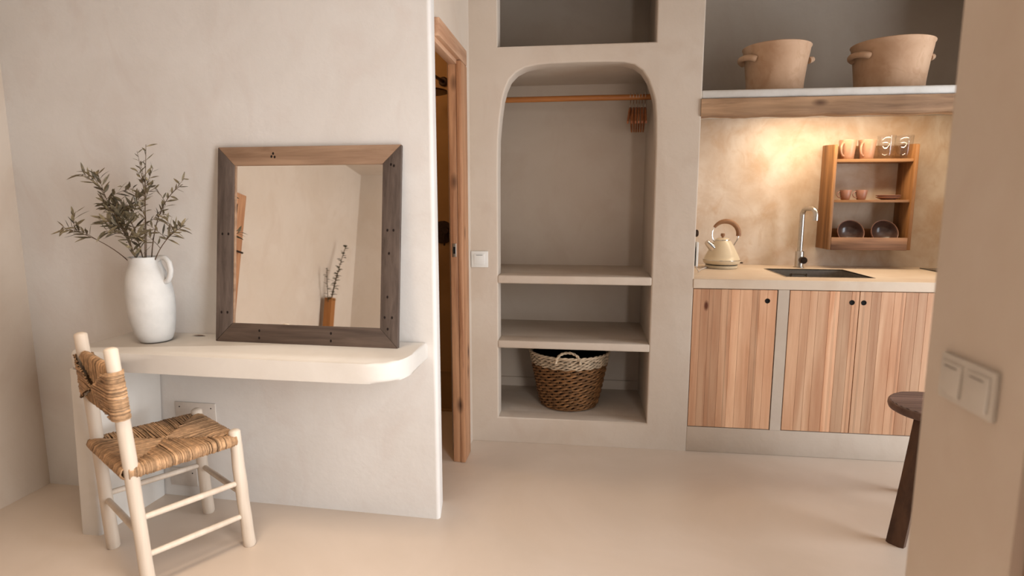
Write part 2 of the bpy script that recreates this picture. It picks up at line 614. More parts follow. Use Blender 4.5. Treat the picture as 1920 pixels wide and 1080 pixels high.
# bathroom beyond the doorway
m = MB()
m.box(-2.4, -0.64, 3.58, 3.66, 0, CZ)
m.box(-2.48, -2.4, 2.50, 3.66, 0, CZ)
m.box(-0.70, -0.645, YB, 3.58, 0, CZ)
struct(m.build('wall_bathroom', M['plaster_bath']))
m = MB(); m.box(-2.4, -0.70, 3.56, 3.58, 0, 0.012); m.box(-2.4, -0.70, 3.571, 3.58, 0.26, 0.266)
struct(m.build('trim_2', M['plaster_bath']))

# closet front with the arched niche, and the niche interior
ZS1, ZS2, ZF = 0.943, 0.583, 0.145
XL, XR = -0.472, 0.340
arch = [(XL + 0.002, ZS1 - 0.044), (XR - 0.002, ZS1 - 0.044)]
# right side going up, then the rounded head leaning in at the left
arch += [(0.340, 1.30), (0.339, 1.62), (0.335, 1.76)]
arch += [(0.327, 1.84), (0.312, 1.89), (0.292, 1.94), (0.262, 1.985), (0.222, 2.014), (0.175, 2.026), (0.10, 2.031)]
arch += [(-0.05, 2.033), (-0.204, 2.030), (-0.27, 2.026), (-0.33, 2.014), (-0.375, 1.993), (-0.410, 1.958), (-0.432, 1.91), (-0.446, 1.86), (-0.459, 1.77), (-0.469, 1.66), (-0.472, 1.50)]
holes = [
    [(XL, 2.12), (0.325, 2.12), (0.325, 2.60 - 0.05), (XL, 2.55)],
    arch,
    [(XL, ZF + 0.002), (XR, ZF + 0.002), (XR, ZS1 - 0.05), (XL, ZS1 - 0.05)],
]
holes[0] = [(XL, 2.12), (0.325, 2.12), (0.325, 2.455), (XL, 2.455)]
holes = [holes[0], [(XL, ZF), (XR, ZF)] + arch[2:]]
m = MB()
m.bm(panel_xz([(-0.64, -0.005), (0.556, -0.005), (0.556, CZ + 0.005), (-0.64, CZ + 0.005)], holes, YB, YB + 0.115, 0.009))
struct(m.build('wall_back', M['plaster'], angle=50))
m = MB()
Y1 = YB + 0.105
m.box(0.342, 0.552, Y1, YK + 0.05, 0, CZ + 0.26)             # column between closet and kitchen
m.box(-0.645, -0.585, Y1, YN + 0.05, 0, CZ + 0.26)           # left side of the niche
m.box(-0.59, 0.345, YN, YN + 0.06, 0, CZ + 0.26)             # rear of the niche
m.box(-0.59, 0.345, Y1, YN, 0, ZF)                    # raised floor of the niche
m.box(-0.59, 0.345, Y1, YN, 2.036, 2.118)             # slab between arch and top niche
m.box(-0.59, 0.345, YN - 0.014, YN, ZF, ZF + 0.058)
struct(m.build('wall_closet', M['plaster']))

# kitchen recess: rear wall, plinth and post that frame the cabinet doors
m = MB(); m.box(0.55, 3.7, YK, YK + 0.1, 0, 1.86)
struct(m.build('wall_kitchen', M['plaster_kitchen']))
m = MB(); m.box(0.55, 3.7, YK, YK + 0.1, 1.86, CZ + 0.26)
struct(m.build('wall_kitchen_upper', M['plaster']))
m = MB()
m.box(0.552, 2.3, YB, 3.4, 0, 0.139, 0.004)
m.box(0.978, 1.032, YB, 3.4, 0.139, 0.889)
m.box(1.756, 2.3, YB, 3.4, 0.139, 0.889)
m.box(2.3, 2.38, YB, YK, 0, CZ + 0.26)
struct(m.build('trim_1', M['plaster']))

# ------------------------------------------------------------------ doorway frame
d1 = bpy.data.objects.new('door_1', None); COL.objects.link(d1); struct(d1)
m = MB(); m.box(-0.625, -0.600, 2.429, 2.972, 1.994, 2.066, 0.004)
m.build('head_casing', M['pine_y'], d1)
m = MB(); m.box(-0.663, -0.622, 2.431, 2.852, 1.975, 1.999, 0.003)
m.build('head_lining', M['pine_y'], d1)
m = MB(); m.box(-0.625, -0.600, 2.830, 2.972, 0.0, 1.992, 0.005)
m.build('jamb_casing', M['pine_z'], d1)
m = MB(); m.box(-0.664, -0.6255, 2.836, 2.97, 0.0, 1.990, 0.004)
jl = m.build('jamb_lining', M['pine_z'], d1)
m = MB(); m.box(-0.655, -0.634, 2.8335, 2.8365, 1.066, 1.132, 0.001)
st = m.build('strike_plate', M['steel'], d1); st['label'] = 'steel strike plate'
m = MB(); m.box(-0.650, -0.639, 2.8325, 2.8340, 1.082, 1.116)
m.build('latch_hole', M['hole'], st)

# ------------------------------------------------------------------ window in the left wall (seen in the mirror)
w1 = bpy.data.objects.new('window_1', None); COL.objects.link(w1); struct(w1)
m = MB()
for y0, y1, z0, z1 in ((0.77, 0.85, 0.92, 1.78), (1.55, 1.63, 0.92, 1.78), (0.85, 1.55, 1.70, 1.78), (0.85, 1.55, 0.92, 1.0)):
    m.box(-2.535, -2.495, y0, y1, z0, z1, 0.005)
m.build('window_frame', M['pine_z'], w1)
m = MB()
for i in range(7):
    m.t = random.random()
    m.box(-2.533, -2.513, 0.852 + i * 0.0995, 0.850 + (i + 1) * 0.0995, 1.0, 1.70, 0.002)
m.build('shutter', M['pine_z'], w1)
m = MB(); m.tube([(-2.513, 0.90, 1.38), (-2.47, 0.90, 1.38), (-2.465, 0.895, 1.375), (-2.465, 0.80, 1.37)], 0.007, 8)
m.build('handle', M['gunmetal'], w1)

# ================================================================== DESK
DZ = 0.768
desk = thing('desk', 'white plaster wall desk under the mirror, carried by a side panel', 'desk', (-1.3, 2.12, 0))
m = MB(); m.X = T(1.3, -2.12, 0)
out = [(-1.985, wallY(-1.985) + 0.0), (-1.975, 2.03)]
out += [(p.x, p.y) for p in bez((-1.975, 2.01, 0), (-1.965, 1.955, 0), (-1.90, 1.960, 0), 6)]
out += [(-1.6, 1.957), (-1.4, 1.947), (-1.0, 1.937), (-0.80, 1.933)]
out += [(p.x, p.y) for p in bez((-0.78, 1.933, 0), (-0.655, 1.935, 0), (-0.642, 2.075, 0), 10)]
out += [(-0.636, wallY(-0.636))]
m.prism(out, DZ - 0.073, DZ, 0.014, 4)
m.build('desktop', M['desk'], desk, angle=40)
m = MB(); m.X = T(1.3, -2.12, 0)
# side panel: its front edge leans in towards the floor
b = bmesh.new()
zt = DZ - 0.072
P8 = [(-2.012, 1.985, 0), (-1.922, 1.985, 0), (-1.905, wallY(-1.905), 0), (-2.012, wallY(-2.012), 0), (-1.968, 1.965, zt), (-1.885, 1.965, zt), (-1.868, wallY(-1.868), zt), (-1.975, wallY(-1.975), zt)]
vv = [b.verts.new(p) for p in P8]
for q in ((3, 2, 1, 0), (4, 5, 6, 7), (0, 1, 5, 4), (1, 2, 6, 5), (2, 3, 7, 6), (3, 0, 4, 7)):
    b.faces.new([vv[i] for i in q])
bmesh.ops.bevel(b, geom=[e for e in b.edges if abs(e.verts[0].co.z - e.verts[1].co.z) > 0.1], offset=0.012, segments=3, profile=0.5, affect='EDGES')
m.bm(b)
m.build('side_panel', M['desk'], desk, angle=40)
# ================================================================== MIRROR
LEAN = math.radians(7.3)
A = Vector((-1.504, 2.192, DZ)); Bv = Vector((-0.722, 2.161, DZ))
MW, MH, FT = (Bv - A).length, 0.792, 0.020
mir = thing('mirror', 'large square mirror in a weathered wood frame leaning on the wall above the desk', 'mirror', A)
mir.rotation_mode = 'XYZ'
az = math.atan2((Bv - A).y, (Bv - A).x)
mir.rotation_euler = Matrix.Rotation(az, 4, 'Z').to_euler()
ML = Matrix.Rotation(-LEAN, 4, 'X')   # local: x along, y into wall, z up


def frame_rail(name, pts, mat, nails, label=None):
    m = MB(); m.X = ML
    bm_ = bmesh.new()
    fr = [bm_.verts.new((x, 0, z)) for x, z in pts]
    bk = [bm_.verts.new((x, FT, z)) for x, z in pts]
    bm_.faces.new(fr); bm_.faces.new(list(reversed(bk)))
    n = len(pts)
    for i in range(n):
        bm_.faces.new((fr[i], bk[i], bk[(i + 1) % n], fr[(i + 1) % n]))
    bmesh.ops.bevel(bm_, geom=list(bm_.edges), offset=0.0018, segments=2, profile=0.5, affect='EDGES')
    m.bm(bm_)
    o = m.build(name, mat, mir)
    if label:
        o['label'] = label
    for x, z in nails:
        m = MB(); m.X = ML @ T(x, 0, z) @ Matrix.Rotation(PI / 2, 4, 'X') @ Matrix.Diagonal((1, 1.3, 1, 1))
        m.lathe([(0, 0.0008), (0.0035, 0.0008), (0.0045, 0.0), (0.0045, -0.001)], 10)
        m.build('nail', M['nail'], o)
    return o


FW, FTOP, FB = 0.0745, 0.0735, 0.077
g_ = 0.0006
frame_rail('frame_rail', [(0, MH), (FW, MH - FTOP), (MW - FW, MH - FTOP), (MW, MH)][::-1], M['frame_tan_x'], [(0.245, MH - 0.028), (0.238, MH - 0.040), (0.252, MH - 0.042)], 'light tan top rail')
frame_rail('frame_rail', [(g_, 0), (MW - g_, 0), (MW - FW, FB - g_), (FW, FB - g_)], M['frame_grey_x'], [(0.195, 0.020), (0.195, 0.050), (0.505, 0.020), (0.505, 0.050)])
frame_rail('frame_rail', [(0, g_), (FW - g_, FB), (FW - g_, MH - FTOP), (0, MH - g_)], M['frame_grey'], [(0.025, 0.12), (0.052, 0.12), (0.025, 0.44), (0.052, 0.44)])
frame_rail('frame_rail', [(MW - FW + g_, FB), (MW, g_), (MW, MH - g_), (MW - FW + g_, MH - FTOP)], M['frame_grey'],
           [(MW - 0.055, 0.12), (MW - 0.025, 0.12), (MW - 0.042, 0.075), (MW - 0.045, 0.20), (MW - 0.05, 0.46), (MW - 0.025, 0.46), (MW - 0.042, 0.37), (MW - 0.04, 0.715), (MW - 0.028, 0.71)])
m = MB(); m.X = ML; m.box(FW - 0.001, FW + 0.0035, 0.0045, 0.0098, FB, MH - FTOP); m.build('inner_edge', M['frame_tan_x'], mir)['label'] = 'light unpainted inner edge'
m = MB(); m.X = ML; m.poly([(FW - 0.004, 0.010, FB - 0.004), (MW - FW + 0.004, 0.010, FB - 0.004), (MW - FW + 0.004, 0.010, MH - FTOP + 0.004), (FW - 0.004, 0.010, MH - FTOP + 0.004)])
m.build('mirror_glass', M['mirror'], mir, fix=False)

# ================================================================== CHAIR
CR = math.radians(56.303)
chair = thing('chair', 'rustic pale wooden chair with woven rush seat and back beside the desk', 'chair', (-1.549, 1.961, 0), CR - PI / 2)
# local: x right, y forward
LEG = {
    'FN': ((0.1905, 0.176, 0), (0.1775, 0.154, 0.468)), 'FF': ((-0.1905, 0.176, 0), (-0.1775, 0.154, 0.468)),
    'BN': ((0.198, -0.176, 0), (0.1745, -0.218, 0.856)), 'BF': ((-0.198, -0.176, 0), (-0.1745, -0.218, 0.856))}


def legpt(n, z):
    a, b = Vector(LEG[n][0]), Vector(LEG[n][1])
    return a + (b - a) * ((z - a.z) / (b.z - a.z))


for n in LEG:
    a, b = Vector(LEG[n][0]), Vector(LEG[n][1])
    pts, rr = [], []
    N = 16
    r0 = 0.0225 if n[0] == 'F' else 0.0225
    for i in range(N + 1):
        t = i / N
        p = a + (b - a) * t
        p = p + Vector((0.0018 * math.sin(5 * t + len(pts) + ord(n[1])), 0.0018 * math.cos(4 * t + ord(n[0])), 0))
        pts.append(p); rr.append(r0 * (1.03 - 0.06 * t + 0.03 * math.sin(9 * t + ord(n[1]))))
    top = pts[-1]
    d = (b - a).normalized()
    pts += [top + d * 0.005, top + d * 0.009]
    rr += [rr[N] * 0.86, rr[N] * 0.5]
    pts.insert(0, pts[0] + Vector((0, 0, 0))); rr.insert(0, rr[0] * 0.88); pts[1] = pts[1] + d * 0.005
    m = MB(); m.tube(pts, rr, 14)
    m.build('leg', M['chair_wood'], chair, angle=50)


def rung(p, q, r=0.0105):
    p, q = Vector(p), Vector(q)
    d = (q - p)
    pts = [p + d * t for t in (0.02, 0.06, 0.3, 0.5, 0.7, 0.94, 0.98)]
    m = MB(); m.tube(pts, [r * 0.75, r, r * 1.08, r * 1.1, r * 1.08, r, r * 0.75], 10)
    m.build('rung', M['chair_wood'], chair, angle=50)


rung(legpt('BN', 0.265), legpt('FN', 0.265))
rung(legpt('BN', 0.128), legpt('FN', 0.128))
rung(legpt('BF', 0.225), legpt('FF', 0.225))
rung(legpt('FN', 0.215), legpt('FF', 0.215))
rung(legpt('BN', 0.205), legpt('BF', 0.205))


def rush(m, corners, normal, rails, ns, rstr, seed, sag=0.004, tn=(0.1, 0.95)):
    """rush panel: strands leave each rail square to it and stop at the mitre"""
    rnd = random.Random(seed)
    C4 = [Vector(c) for c in corners]
    cen = sum(C4, Vector()) / 4
    nrm = Vector(normal).normalized()
    for s in range(4):
        a, b = C4[s], C4[(s + 1) % 4]
        along = (b - a).normalized()
        outd = along.cross(nrm)
        if outd.dot((a + b) / 2 - cen) < 0:
            outd.negate()
        r = rails[s]
        n = ns[s]
        for i in range(n):
            t = (i + 0.5 + rnd.uniform(-0.35, 0.35)) / n
            e = a + (b - a) * t
            inner = a + (cen - a) * (2 * t) if t < 0.5 else b + (cen - b) * (2 * (1 - t))
            L = (inner - e).length
            wob = along * rnd.uniform(-0.003, 0.003)
            dz = rnd.uniform(-0.0012, 0.0015)
            m.t = min(1, max(0, rnd.gauss((tn[0] + tn[1]) / 2, 0.24)))
            rs = rstr * rnd.uniform(0.8, 1.25)
            rr_ = r + dz
            pts = [inner - nrm * (rr_ - sag - 0.002), e - outd * min(0.02, L * 0.4) - nrm * rr_ * 1.0, e - nrm * rr_ * 0.8 + outd * rr_ * 0.6, e + outd * rr_,
                   e + outd * rr_ * 0.7 + nrm * rr_ * 0.72, e + nrm * rr_ * 1.0]
            mid = e + (inner - e) * 0.5
            pts += [mid + nrm * (rr_ - sag * 0.3) + wob, inner + nrm * (rr_ - sag) + wob * 2.0 - (inner - e).normalized() * 0.0]
            m.tube(pts, rs, 5, cap=False)
    m.t = 0.32
    lower = [c - nrm * 0.004 for c in C4]
    upper = [c + nrm * 0.004 for c in C4]
    m.poly(lower[::-1]); m.poly(upper)


m = MB()
zs = 0.437
cor = []
for n in ('BF', 'BN', 'FN', 'FF'):
    p = legpt(n, zs)
    cor.append(p)
cor[0] = cor[0] + Vector((-0.008, -0.012, 0.0)); cor[1] = cor[1] + Vector((0.006, -0.012, 0.0))
cor[2] = cor[2] + Vector((0.004, -0.004, 0)); cor[3] = cor[3] + Vector((-0.004, -0.004, 0))
rush(m, cor, (0, 0, 1), [0.021, 0.021, 0.021, 0.021], [74, 74, 74, 74], 0.0029, 3, 0.008)
m.build('seat', M['rush'], chair, angle=70)
m = MB()
zb0, zb1 = 0.622, 0.786
cb = [legpt('BF', zb0), legpt('BN', zb0), legpt('BN', zb1), legpt('BF', zb1)]
nb = (cb[1] - cb[0]).cross(cb[3] - cb[0]).normalized()
rush(m, cb, nb, [0.012, 0.0265, 0.012, 0.0265], [64, 40, 64, 40], 0.0029, 5, -0.004)
m.build('backrest', M['rush'], chair, angle=70)

# ================================================================== JUG WITH OLIVE BRANCHES
jug = thing('jug', 'tall matte white ceramic jug holding olive branches on the desk', 'vase', (-1.748, 2.165, DZ))
jprof = [(0, 0.004), (0.044, 0.002), (0.056, 0.004), (0.063, 0.013), (0.073, 0.040), (0.0825, 0.09), (0.0875, 0.140), (0.0875, 0.180), (0.085, 0.215), (0.080, 0.250),
         (0.0725, 0.280), (0.0645, 0.300), (0.059, 0.316), (0.0575, 0.328), (0.0585, 0.340), (0.059, 0.345), (0.0565, 0.3475), (0.053, 0.345),
         (0.052, 0.33), (0.058, 0.30), (0.072, 0.26), (0.077, 0.2), (0.07, 0.1), (0.058, 0.03), (0, 0.025)]
m = MB()
m.lathe(jprof, 40)
rnd = random.Random(2)
for i, (x, y, z) in enumerate(m.v):
    s = 1 + 0.012 * math.sin(3 * math.atan2(y, x) + z * 30) + rnd.uniform(-0.004, 0.004)
    m.v[i] = (x * s - 0.020 * (z / 0.345), y * s, z)
m.build('jug_body', M['ceramic'], jug, angle=60)
m = MB()
hp = [(0.032, 0, 0.334), (0.050, 0, 0.345), (0.074, -0.004, 0.343), (0.092, -0.008, 0.325), (0.098, -0.01, 0.297), (0.092, -0.008, 0.272), (0.080, -0.006, 0.252), (0.064, -0.004, 0.246)]
dense = []
for a_, b_ in zip(hp, hp[1:]):
    for t in (0, 0.5):
        dense.append(Vector(a_).lerp(Vector(b_), t))
dense.append(Vector(hp[-1]))
m.tube(dense, 0.0105, 10)
m.build('jug_handle', M['ceramic'], jug, angle=60)


def leaf(m, base, d, L, W, up, curl=0.15):
    d = Vector(d).normalized()
    side = d.cross(Vector(up))
    if side.length < 1e-3:
        side = d.orthogonal()
    side.normalize()
    nn = side.cross(d)
    rows = []
    prof = [(0, 0.06), (0.18, 0.55), (0.42, 1.0), (0.68, 0.8), (0.88, 0.4), (1.0, 0.03)]
    for t, wd in prof:
        c = Vector(base) + d * L * t - nn * curl * L * t * t
        rows.append([m.addv(c - side * W * wd * 0.5 + nn * W * 0.12 * wd), m.addv(c - nn * 0.0), m.addv(c + side * W * wd * 0.5 + nn * W * 0.12 * wd)])
    for a, b in zip(rows, rows[1:]):
        m.face((a[0], a[1], b[1], b[0])); m.face((a[1], a[2], b[2], b[1]))


def branch(label, p0, p1, p2, seed, leaves=34, start=0.3, twigs=3, L=0.042, W=0.0085, r=0.0024, group='olive branches in the jug'):
    rnd = random.Random(seed)
    base = Vector(p0)
    root = thing('olive_branch', label, 'branch', base, 0, group)
    pts = [p - base for p in bez(p0, p1, p2, 16)]
    st, lf = MB(), MB()
    st.tube(pts, [r * (1 - 0.6 * i / 15) for i in range(16)], 6)
    runs = [(pts, leaves, start)]
    for k in range(twigs):
        i = rnd.randint(6, 13)
        d = (pts[i + 1] - pts[i]).normalized()
        o = Vector((rnd.uniform(-1, 1), rnd.uniform(-0.7, 0.4), rnd.uniform(-0.3, 1))).normalized()
        q = pts[i] + (d * 0.6 + o * 0.8).normalized() * rnd.uniform(0.05, 0.11)
        tw = bez(pts[i], pts[i].lerp(q, 0.5) + d * 0.012, q, 7)
        st.tube(tw, [r * 0.5 * (1 - 0.5 * j / 6) for j in range(7)], 5)
        runs.append((tw, int(leaves * 0.42), 0.15))
    for run, n, s0 in runs:
        for j in range(n):
            t = s0 + (1 - s0) * (j + 0.5) / n
            f = t * (len(run) - 1)
            i = min(int(f), len(run) - 2)
            p = run[i].lerp(run[i + 1], f - i)
            d = (run[i + 1] - run[i]).normalized()
            a = j * 2.1 + rnd.uniform(-0.5, 0.5)
            u = d.orthogonal().normalized(); w_ = d.cross(u)
            o = u * math.cos(a) + w_ * math.sin(a)
            dd = d * rnd.uniform(0.35, 0.9) + o * rnd.uniform(0.6, 1.0) + Vector((0, 0, 0.1))
            lf.t = rnd.random()
            leaf(lf, p, dd, L * rnd.uniform(0.6, 1.2), W * rnd.uniform(0.75, 1.2), (rnd.uniform(-1, 1), rnd.uniform(-1, 1), 1), rnd.uniform(-0.2, 0.3))
    st.build('stem', M['twig'], root, fix=False)
    lf.build('leaves', M['olive'], root, fix=False, angle=60)


jx, jy, jz = -1.775, 2.165, DZ + 0.34
branch('olive branch bending low out to the far left of the jug', (jx - 0.03, jy, jz - 0.05), (-1.86, 2.12, 1.18), (-2.060, 2.10, 1.235), 11, 18, 0.70, 2, 0.056, 0.0115)
branch('olive branch rising upper left of the jug with long pointed leaves', (jx - 0.02, jy + 0.01, jz - 0.05), (-1.84, 2.14, 1.26), (-1.925, 2.12, 1.445), 12, 26, 0.28, 5, 0.054, 0.0115)
branch('tallest olive branch, nearly upright with small sparse leaves at its tip', (jx + 0.005, jy, jz - 0.05), (-1.73, 2.14, 1.28), (-1.675, 2.11, 1.550), 13, 22, 0.30, 6, 0.036, 0.0085)
branch('thin olive sprig leaning right above the jug handle', (jx + 0.02, jy + 0.015, jz - 0.05), (-1.72, 2.17, 1.33), (-1.550, 2.13, 1.400), 14, 14, 0.40, 3, 0.040, 0.010)
branch('olive branch arching low to the right towards the mirror', (jx + 0.035, jy, jz - 0.05), (-1.67, 2.13, 1.19), (-1.525, 2.09, 1.245), 15, 20, 0.55, 4, 0.052, 0.0105)
branch('short bushy olive sprig at the middle of the jug mouth', (jx, jy - 0.02, jz - 0.05), (-1.775, 2.10, 1.18), (-1.755, 2.06, 1.27), 16, 34, 0.12, 6, 0.056, 0.012)
branch('dark olive sprig standing behind the bushy middle one', (jx - 0.01, jy + 0.02, jz - 0.05), (-1.80, 2.18, 1.22), (-1.845, 2.16, 1.345), 17, 28, 0.18, 6, 0.056, 0.012)
branch('thin olive sprig at upper left of the tallest branch with tiny leaves', (jx, jy + 0.01, jz - 0.05), (-1.74, 2.18, 1.34), (-1.755, 2.16, 1.530), 18, 10, 0.62, 1, 0.026, 0.0065, 0.0016)

m = MB(); leaf(m, (0, 0, 0.0035), (1, 0.12, 0.0), 0.058, 0.016, (0, 0, 1), 0.04)
tag(m.build('fallen_leaf', M['dry_leaf'], None, (-1.658, 2.262, DZ), fix=False, angle=60), 'single dry brown leaf lying on the desk between the jug and the mirror', 'leaf')

# ================================================================== COVER PLATES AND SWITCHES
wa = math.atan2(-0.0442, 1)


def cover_plate(label, x, z, wd, ht):
    t = thing('cover_plate', label, 'cover plate', (x, wallY(x), z), wa)
    m = MB(); m.box(-wd / 2, wd / 2, -0.006, 0.0, -ht / 2, ht / 2, 0.0015)
    m.build('plate', M['plate_blank'], t)
    for sx in (-1, 1):
        m = MB(); m.X = T(sx * (wd / 2 - 0.022), -0.006, ht / 2 - 0.022) @ Matrix.Rotation(PI / 2, 4, 'X')
        m.lathe([(0, 0.0008), (0.0028, 0.0008), (0.0032, 0.0)], 10)
        m.build('screw', M['nail'], t)


cover_plate('blank screwed cover plate on the wall behind the chair seat', -1.715, 0.398, 0.20, 0.105)
cover_plate('low blank cover plate near the floor beside the desk panel', -1.885 + 0.085, 0.095, 0.135, 0.085)

sw = thing('light_switch', 'single white light switch beside the closet niche', 'light switch', (-0.571, YB, 1.029))
m = MB(); m.box(-0.046, 0.046, -0.009, 0.0, -0.0435, 0.0435, 0.002); m.build('switch_plate', M['plastic'], sw)
m = MB(); m.X = T(0, -0.009, 0) @ Matrix.Rotation(math.radians(2.5), 4, 'X'); m.box(-0.029, 0.029, -0.004, 0.002, -0.029, 0.029, 0.001)
rk = m.build('rocker', M['plastic'], sw)
m = MB(); m.box(-0.018, 0.018, -0.0146, -0.013, 0.0215, 0.0235); m.build('indicator_slot', M['nail'], rk)

ds = thing('light_switch', 'double white light switch on the near wall at the right edge', 'light switch', (XP0, 1.138, 1.0))
m = MB(); m.box(-0.009, 0.0, -0.078, 0.078, -0.044, 0.044, 0.0025); m.build('switch_plate', M['plastic_beige'], ds)
for sy in (-1, 1):
    m = MB(); m.X = T(-0.010, sy * 0.038, 0) @ Matrix.Rotation(math.radians(2.5), 4, 'Y'); m.box(-0.004, 0.002, -0.030, 0.030, -0.031, 0.031, 0.001)
    rk = m.build('rocker', M['plastic_beige'], ds)
    m = MB(); m.box(-0.0152, -0.0138, sy * 0.038 - 0.018, sy * 0.038 + 0.018, 0.022, 0.0235); m.build('indicator_slot', M['slot'], rk)

# ================================================================== BATHROOM FITTINGS
sh = thing('overhead_shower', 'dark round overhead shower head seen through the doorway', 'shower head', (-0.865, 3.578, 2.045))
m = MB(); m.X = T(-0.0, 0, 0.0) @ Matrix.Rotation(PI / 2, 4, 'X'); m.lathe([(0, 0.016), (0.022, 0.016), (0.028, 0.008), (0.028, 0.0)], 20)
m.build('wall_rosette', M['gunmetal'], sh)
m = MB(); m.tube([(0, -0.01, 0), (-0.02, -0.15, 0.005), (-0.036, -0.20, -0.02), (-0.04, -0.21, -0.08)], 0.010, 10); m.build('shower_arm', M['gunmetal'], sh)
m = MB(); m.X = T(-0.045, -0.21, -0.092); m.lathe([(0, 0.012), (0.03, 0.012), (0.115, 0.004), (0.12, -0.002), (0.118, -0.006), (0, -0.006)], 32); m.build('spray_disc', M['gunmetal'], sh)
mx = thing('shower_mixer', 'round dark shower mixer with a lever on the bathroom wall', 'shower mixer', (-0.885, 3.58, 1.15))
m = MB(); m.X = Matrix.Rotation(PI / 2, 4, 'X'); m.lathe([(0, 0.008), (0.066, 0.008), (0.07, 0.004), (0.07, 0.0)], 32); m.build('mixer_plate', M['gunmetal'], mx)
m = MB(); m.X = T(0.025, 0, 0.01) @ Matrix.Rotation(PI / 2, 4, 'X'); m.lathe([(0, 0.05), (0.020, 0.05), (0.022, 0.045), (0.022, 0.008)], 20); m.build('mixer_knob', M['gunmetal'], mx)
m = MB(); m.tube([(0.025, -0.045, 0.0), (0.02, -0.05, -0.06), (0.02, -0.05, -0.08)], 0.006, 8); m.build('lever', M['gunmetal'], mx)

# ================================================================== CLOSET: SHELVES, RAIL, HANGERS, BASKET
for z1, z0, lab in ((ZS1, 0.899, 'upper plaster shelf of the closet, below the hanging space'), (ZS2, 0.541, 'lower plaster shelf of the closet, just above the wicker basket')):
    m = MB(); m.box(XL - 0.002, XR + 0.002, YB - 0.001, YB + 0.13, z0, z1, 0.007, 3); m.box(-0.586, XR + 0.002, YB + 0.10, YN, z0 + 0.001, z1 - 0.001)
    tag(m.build('closet_shelf', M['plaster'], None, angle=40), lab, 'shelf', 'built-in closet shelves')
RZ, RY = 1.905, 3.42
m = MB(); m.tube([(-0.585, RY, RZ), (-0.3, RY, RZ), (0.0, RY, RZ + 0.001), (0.342, RY, RZ)], 0.0155, 14)
tag(m.build('hanging_rail', M['rod'], None, angle=50), 'round orange wooden clothes rail across the arched closet niche', 'clothes rail')

hl = ['leftmost wooden hanger on the closet rail', 'second wooden hanger from the left on the closet rail', 'third wooden hanger from the left on the closet rail', 'fourth wooden hanger from the left, with a dark neck', 'fifth wooden hanger from the left on the closet rail', 'rightmost wooden hanger on the closet rail, nearest the column']
xs = [0.226, 0.243, 0.259, 0.2735, 0.289, 0.306]
hang = None
for i, x in enumerate(xs):
    rz = math.radians((-7, -6, -5, -4.6, -4, -3)[i])
    if hang is None:
        hang = thing('hanger', hl[0], 'hanger', (x, RY, RZ), rz, 'wooden hangers on the rail')
        m = MB()
        hk = [(0, 0.016 * math.cos(a) * 1.25, 0.004 + 0.016 * math.sin(a) * 1.25) for a in [PI * (1.12 - 1.12 * j / 12) for j in range(13)]]
        hk += [(0, 0.018, -0.012), (0, 0.006, -0.028), (0, 0.0, -0.036), (0, 0.0, -0.062)]
        m.tube(hk, 0.0018, 6); m.build('hook', M['chrome'], hang)
        m = MB()
        b = bmesh.new()
        top, bot = [], []
        for j in range(25):
            u = -1 + 2 * j / 24
            yy = 0.20 * u
            zz = -0.052 - 0.100 * abs(u) ** 1.35
            hgt = 0.034 - 0.020 * abs(u) ** 2
            thk = 0.0068 - 0.0022 * abs(u)
            top.append((yy, zz, hgt, thk))
        rings = []
        for yy, zz, hgt, thk in top:
            rings.append([m.addv((sx * thk, yy, zz - hz * hgt)) for sx, hz in ((-1, 0.12), (-0.5, 0), (0.5, 0), (1, 0.12), (1, 0.88), (0.5, 1), (-0.5, 1), (-1, 0.88))])
        for a_, b_ in zip(rings, rings[1:]):
            for q in range(8):
                m.face((a_[q], a_[(q + 1) % 8], b_[(q + 1) % 8], b_[q]))
        m.face(rings[0][::-1]); m.face(rings[-1])
        m.build('shoulder', M['hanger'], hang, angle=50)
    else:
        h = dup(hang, (x, RY, RZ), hl[i], rz)

# basket
BX, BY, BZ = -0.09, 3.41, ZF
bk = thing('basket', 'round brown wicker basket with a pale woven rim on the closet floor', 'basket', (BX, BY, BZ))


def brad(z):
    t = z / 0.327
    return 0.160 + 0.068 * t ** 0.85


def weave(z0, z1, rows, m, rad, rs, seed, stakes=34, slant=0.0, nseg=136):
    rnd = random.Random(seed)
    for i in range(rows):
        z = z0 + (z1 - z0) * (i + 0.5) / rows
        ph = i * 2.2
        # each row is a run of short slanting rods
        pts = []
        for j in range(nseg):
            a = 2 * PI * j / nseg
            r_ = rad(z) + 0.0042 * math.cos(stakes / 2 * a + ph)
            pts.append((r_ * math.cos(a), r_ * math.sin(a), z + slant * math.sin(stakes / 2 * a + ph) + 0.0010 * math.sin(5 * a + i)))
        base = len(m.f)
        m.t = 0.5
        m.tube(pts, rs, 6, closed=True)
        for k_ in range(base, len(m.f)):
            seg = (k_ - base) // 6
            m.tn[k_] = min(1, max(0, 0.5 + 0.33 * math.sin(seg * 0.23 + i * 1.9) + rnd.uniform(-0.1, 0.1)))


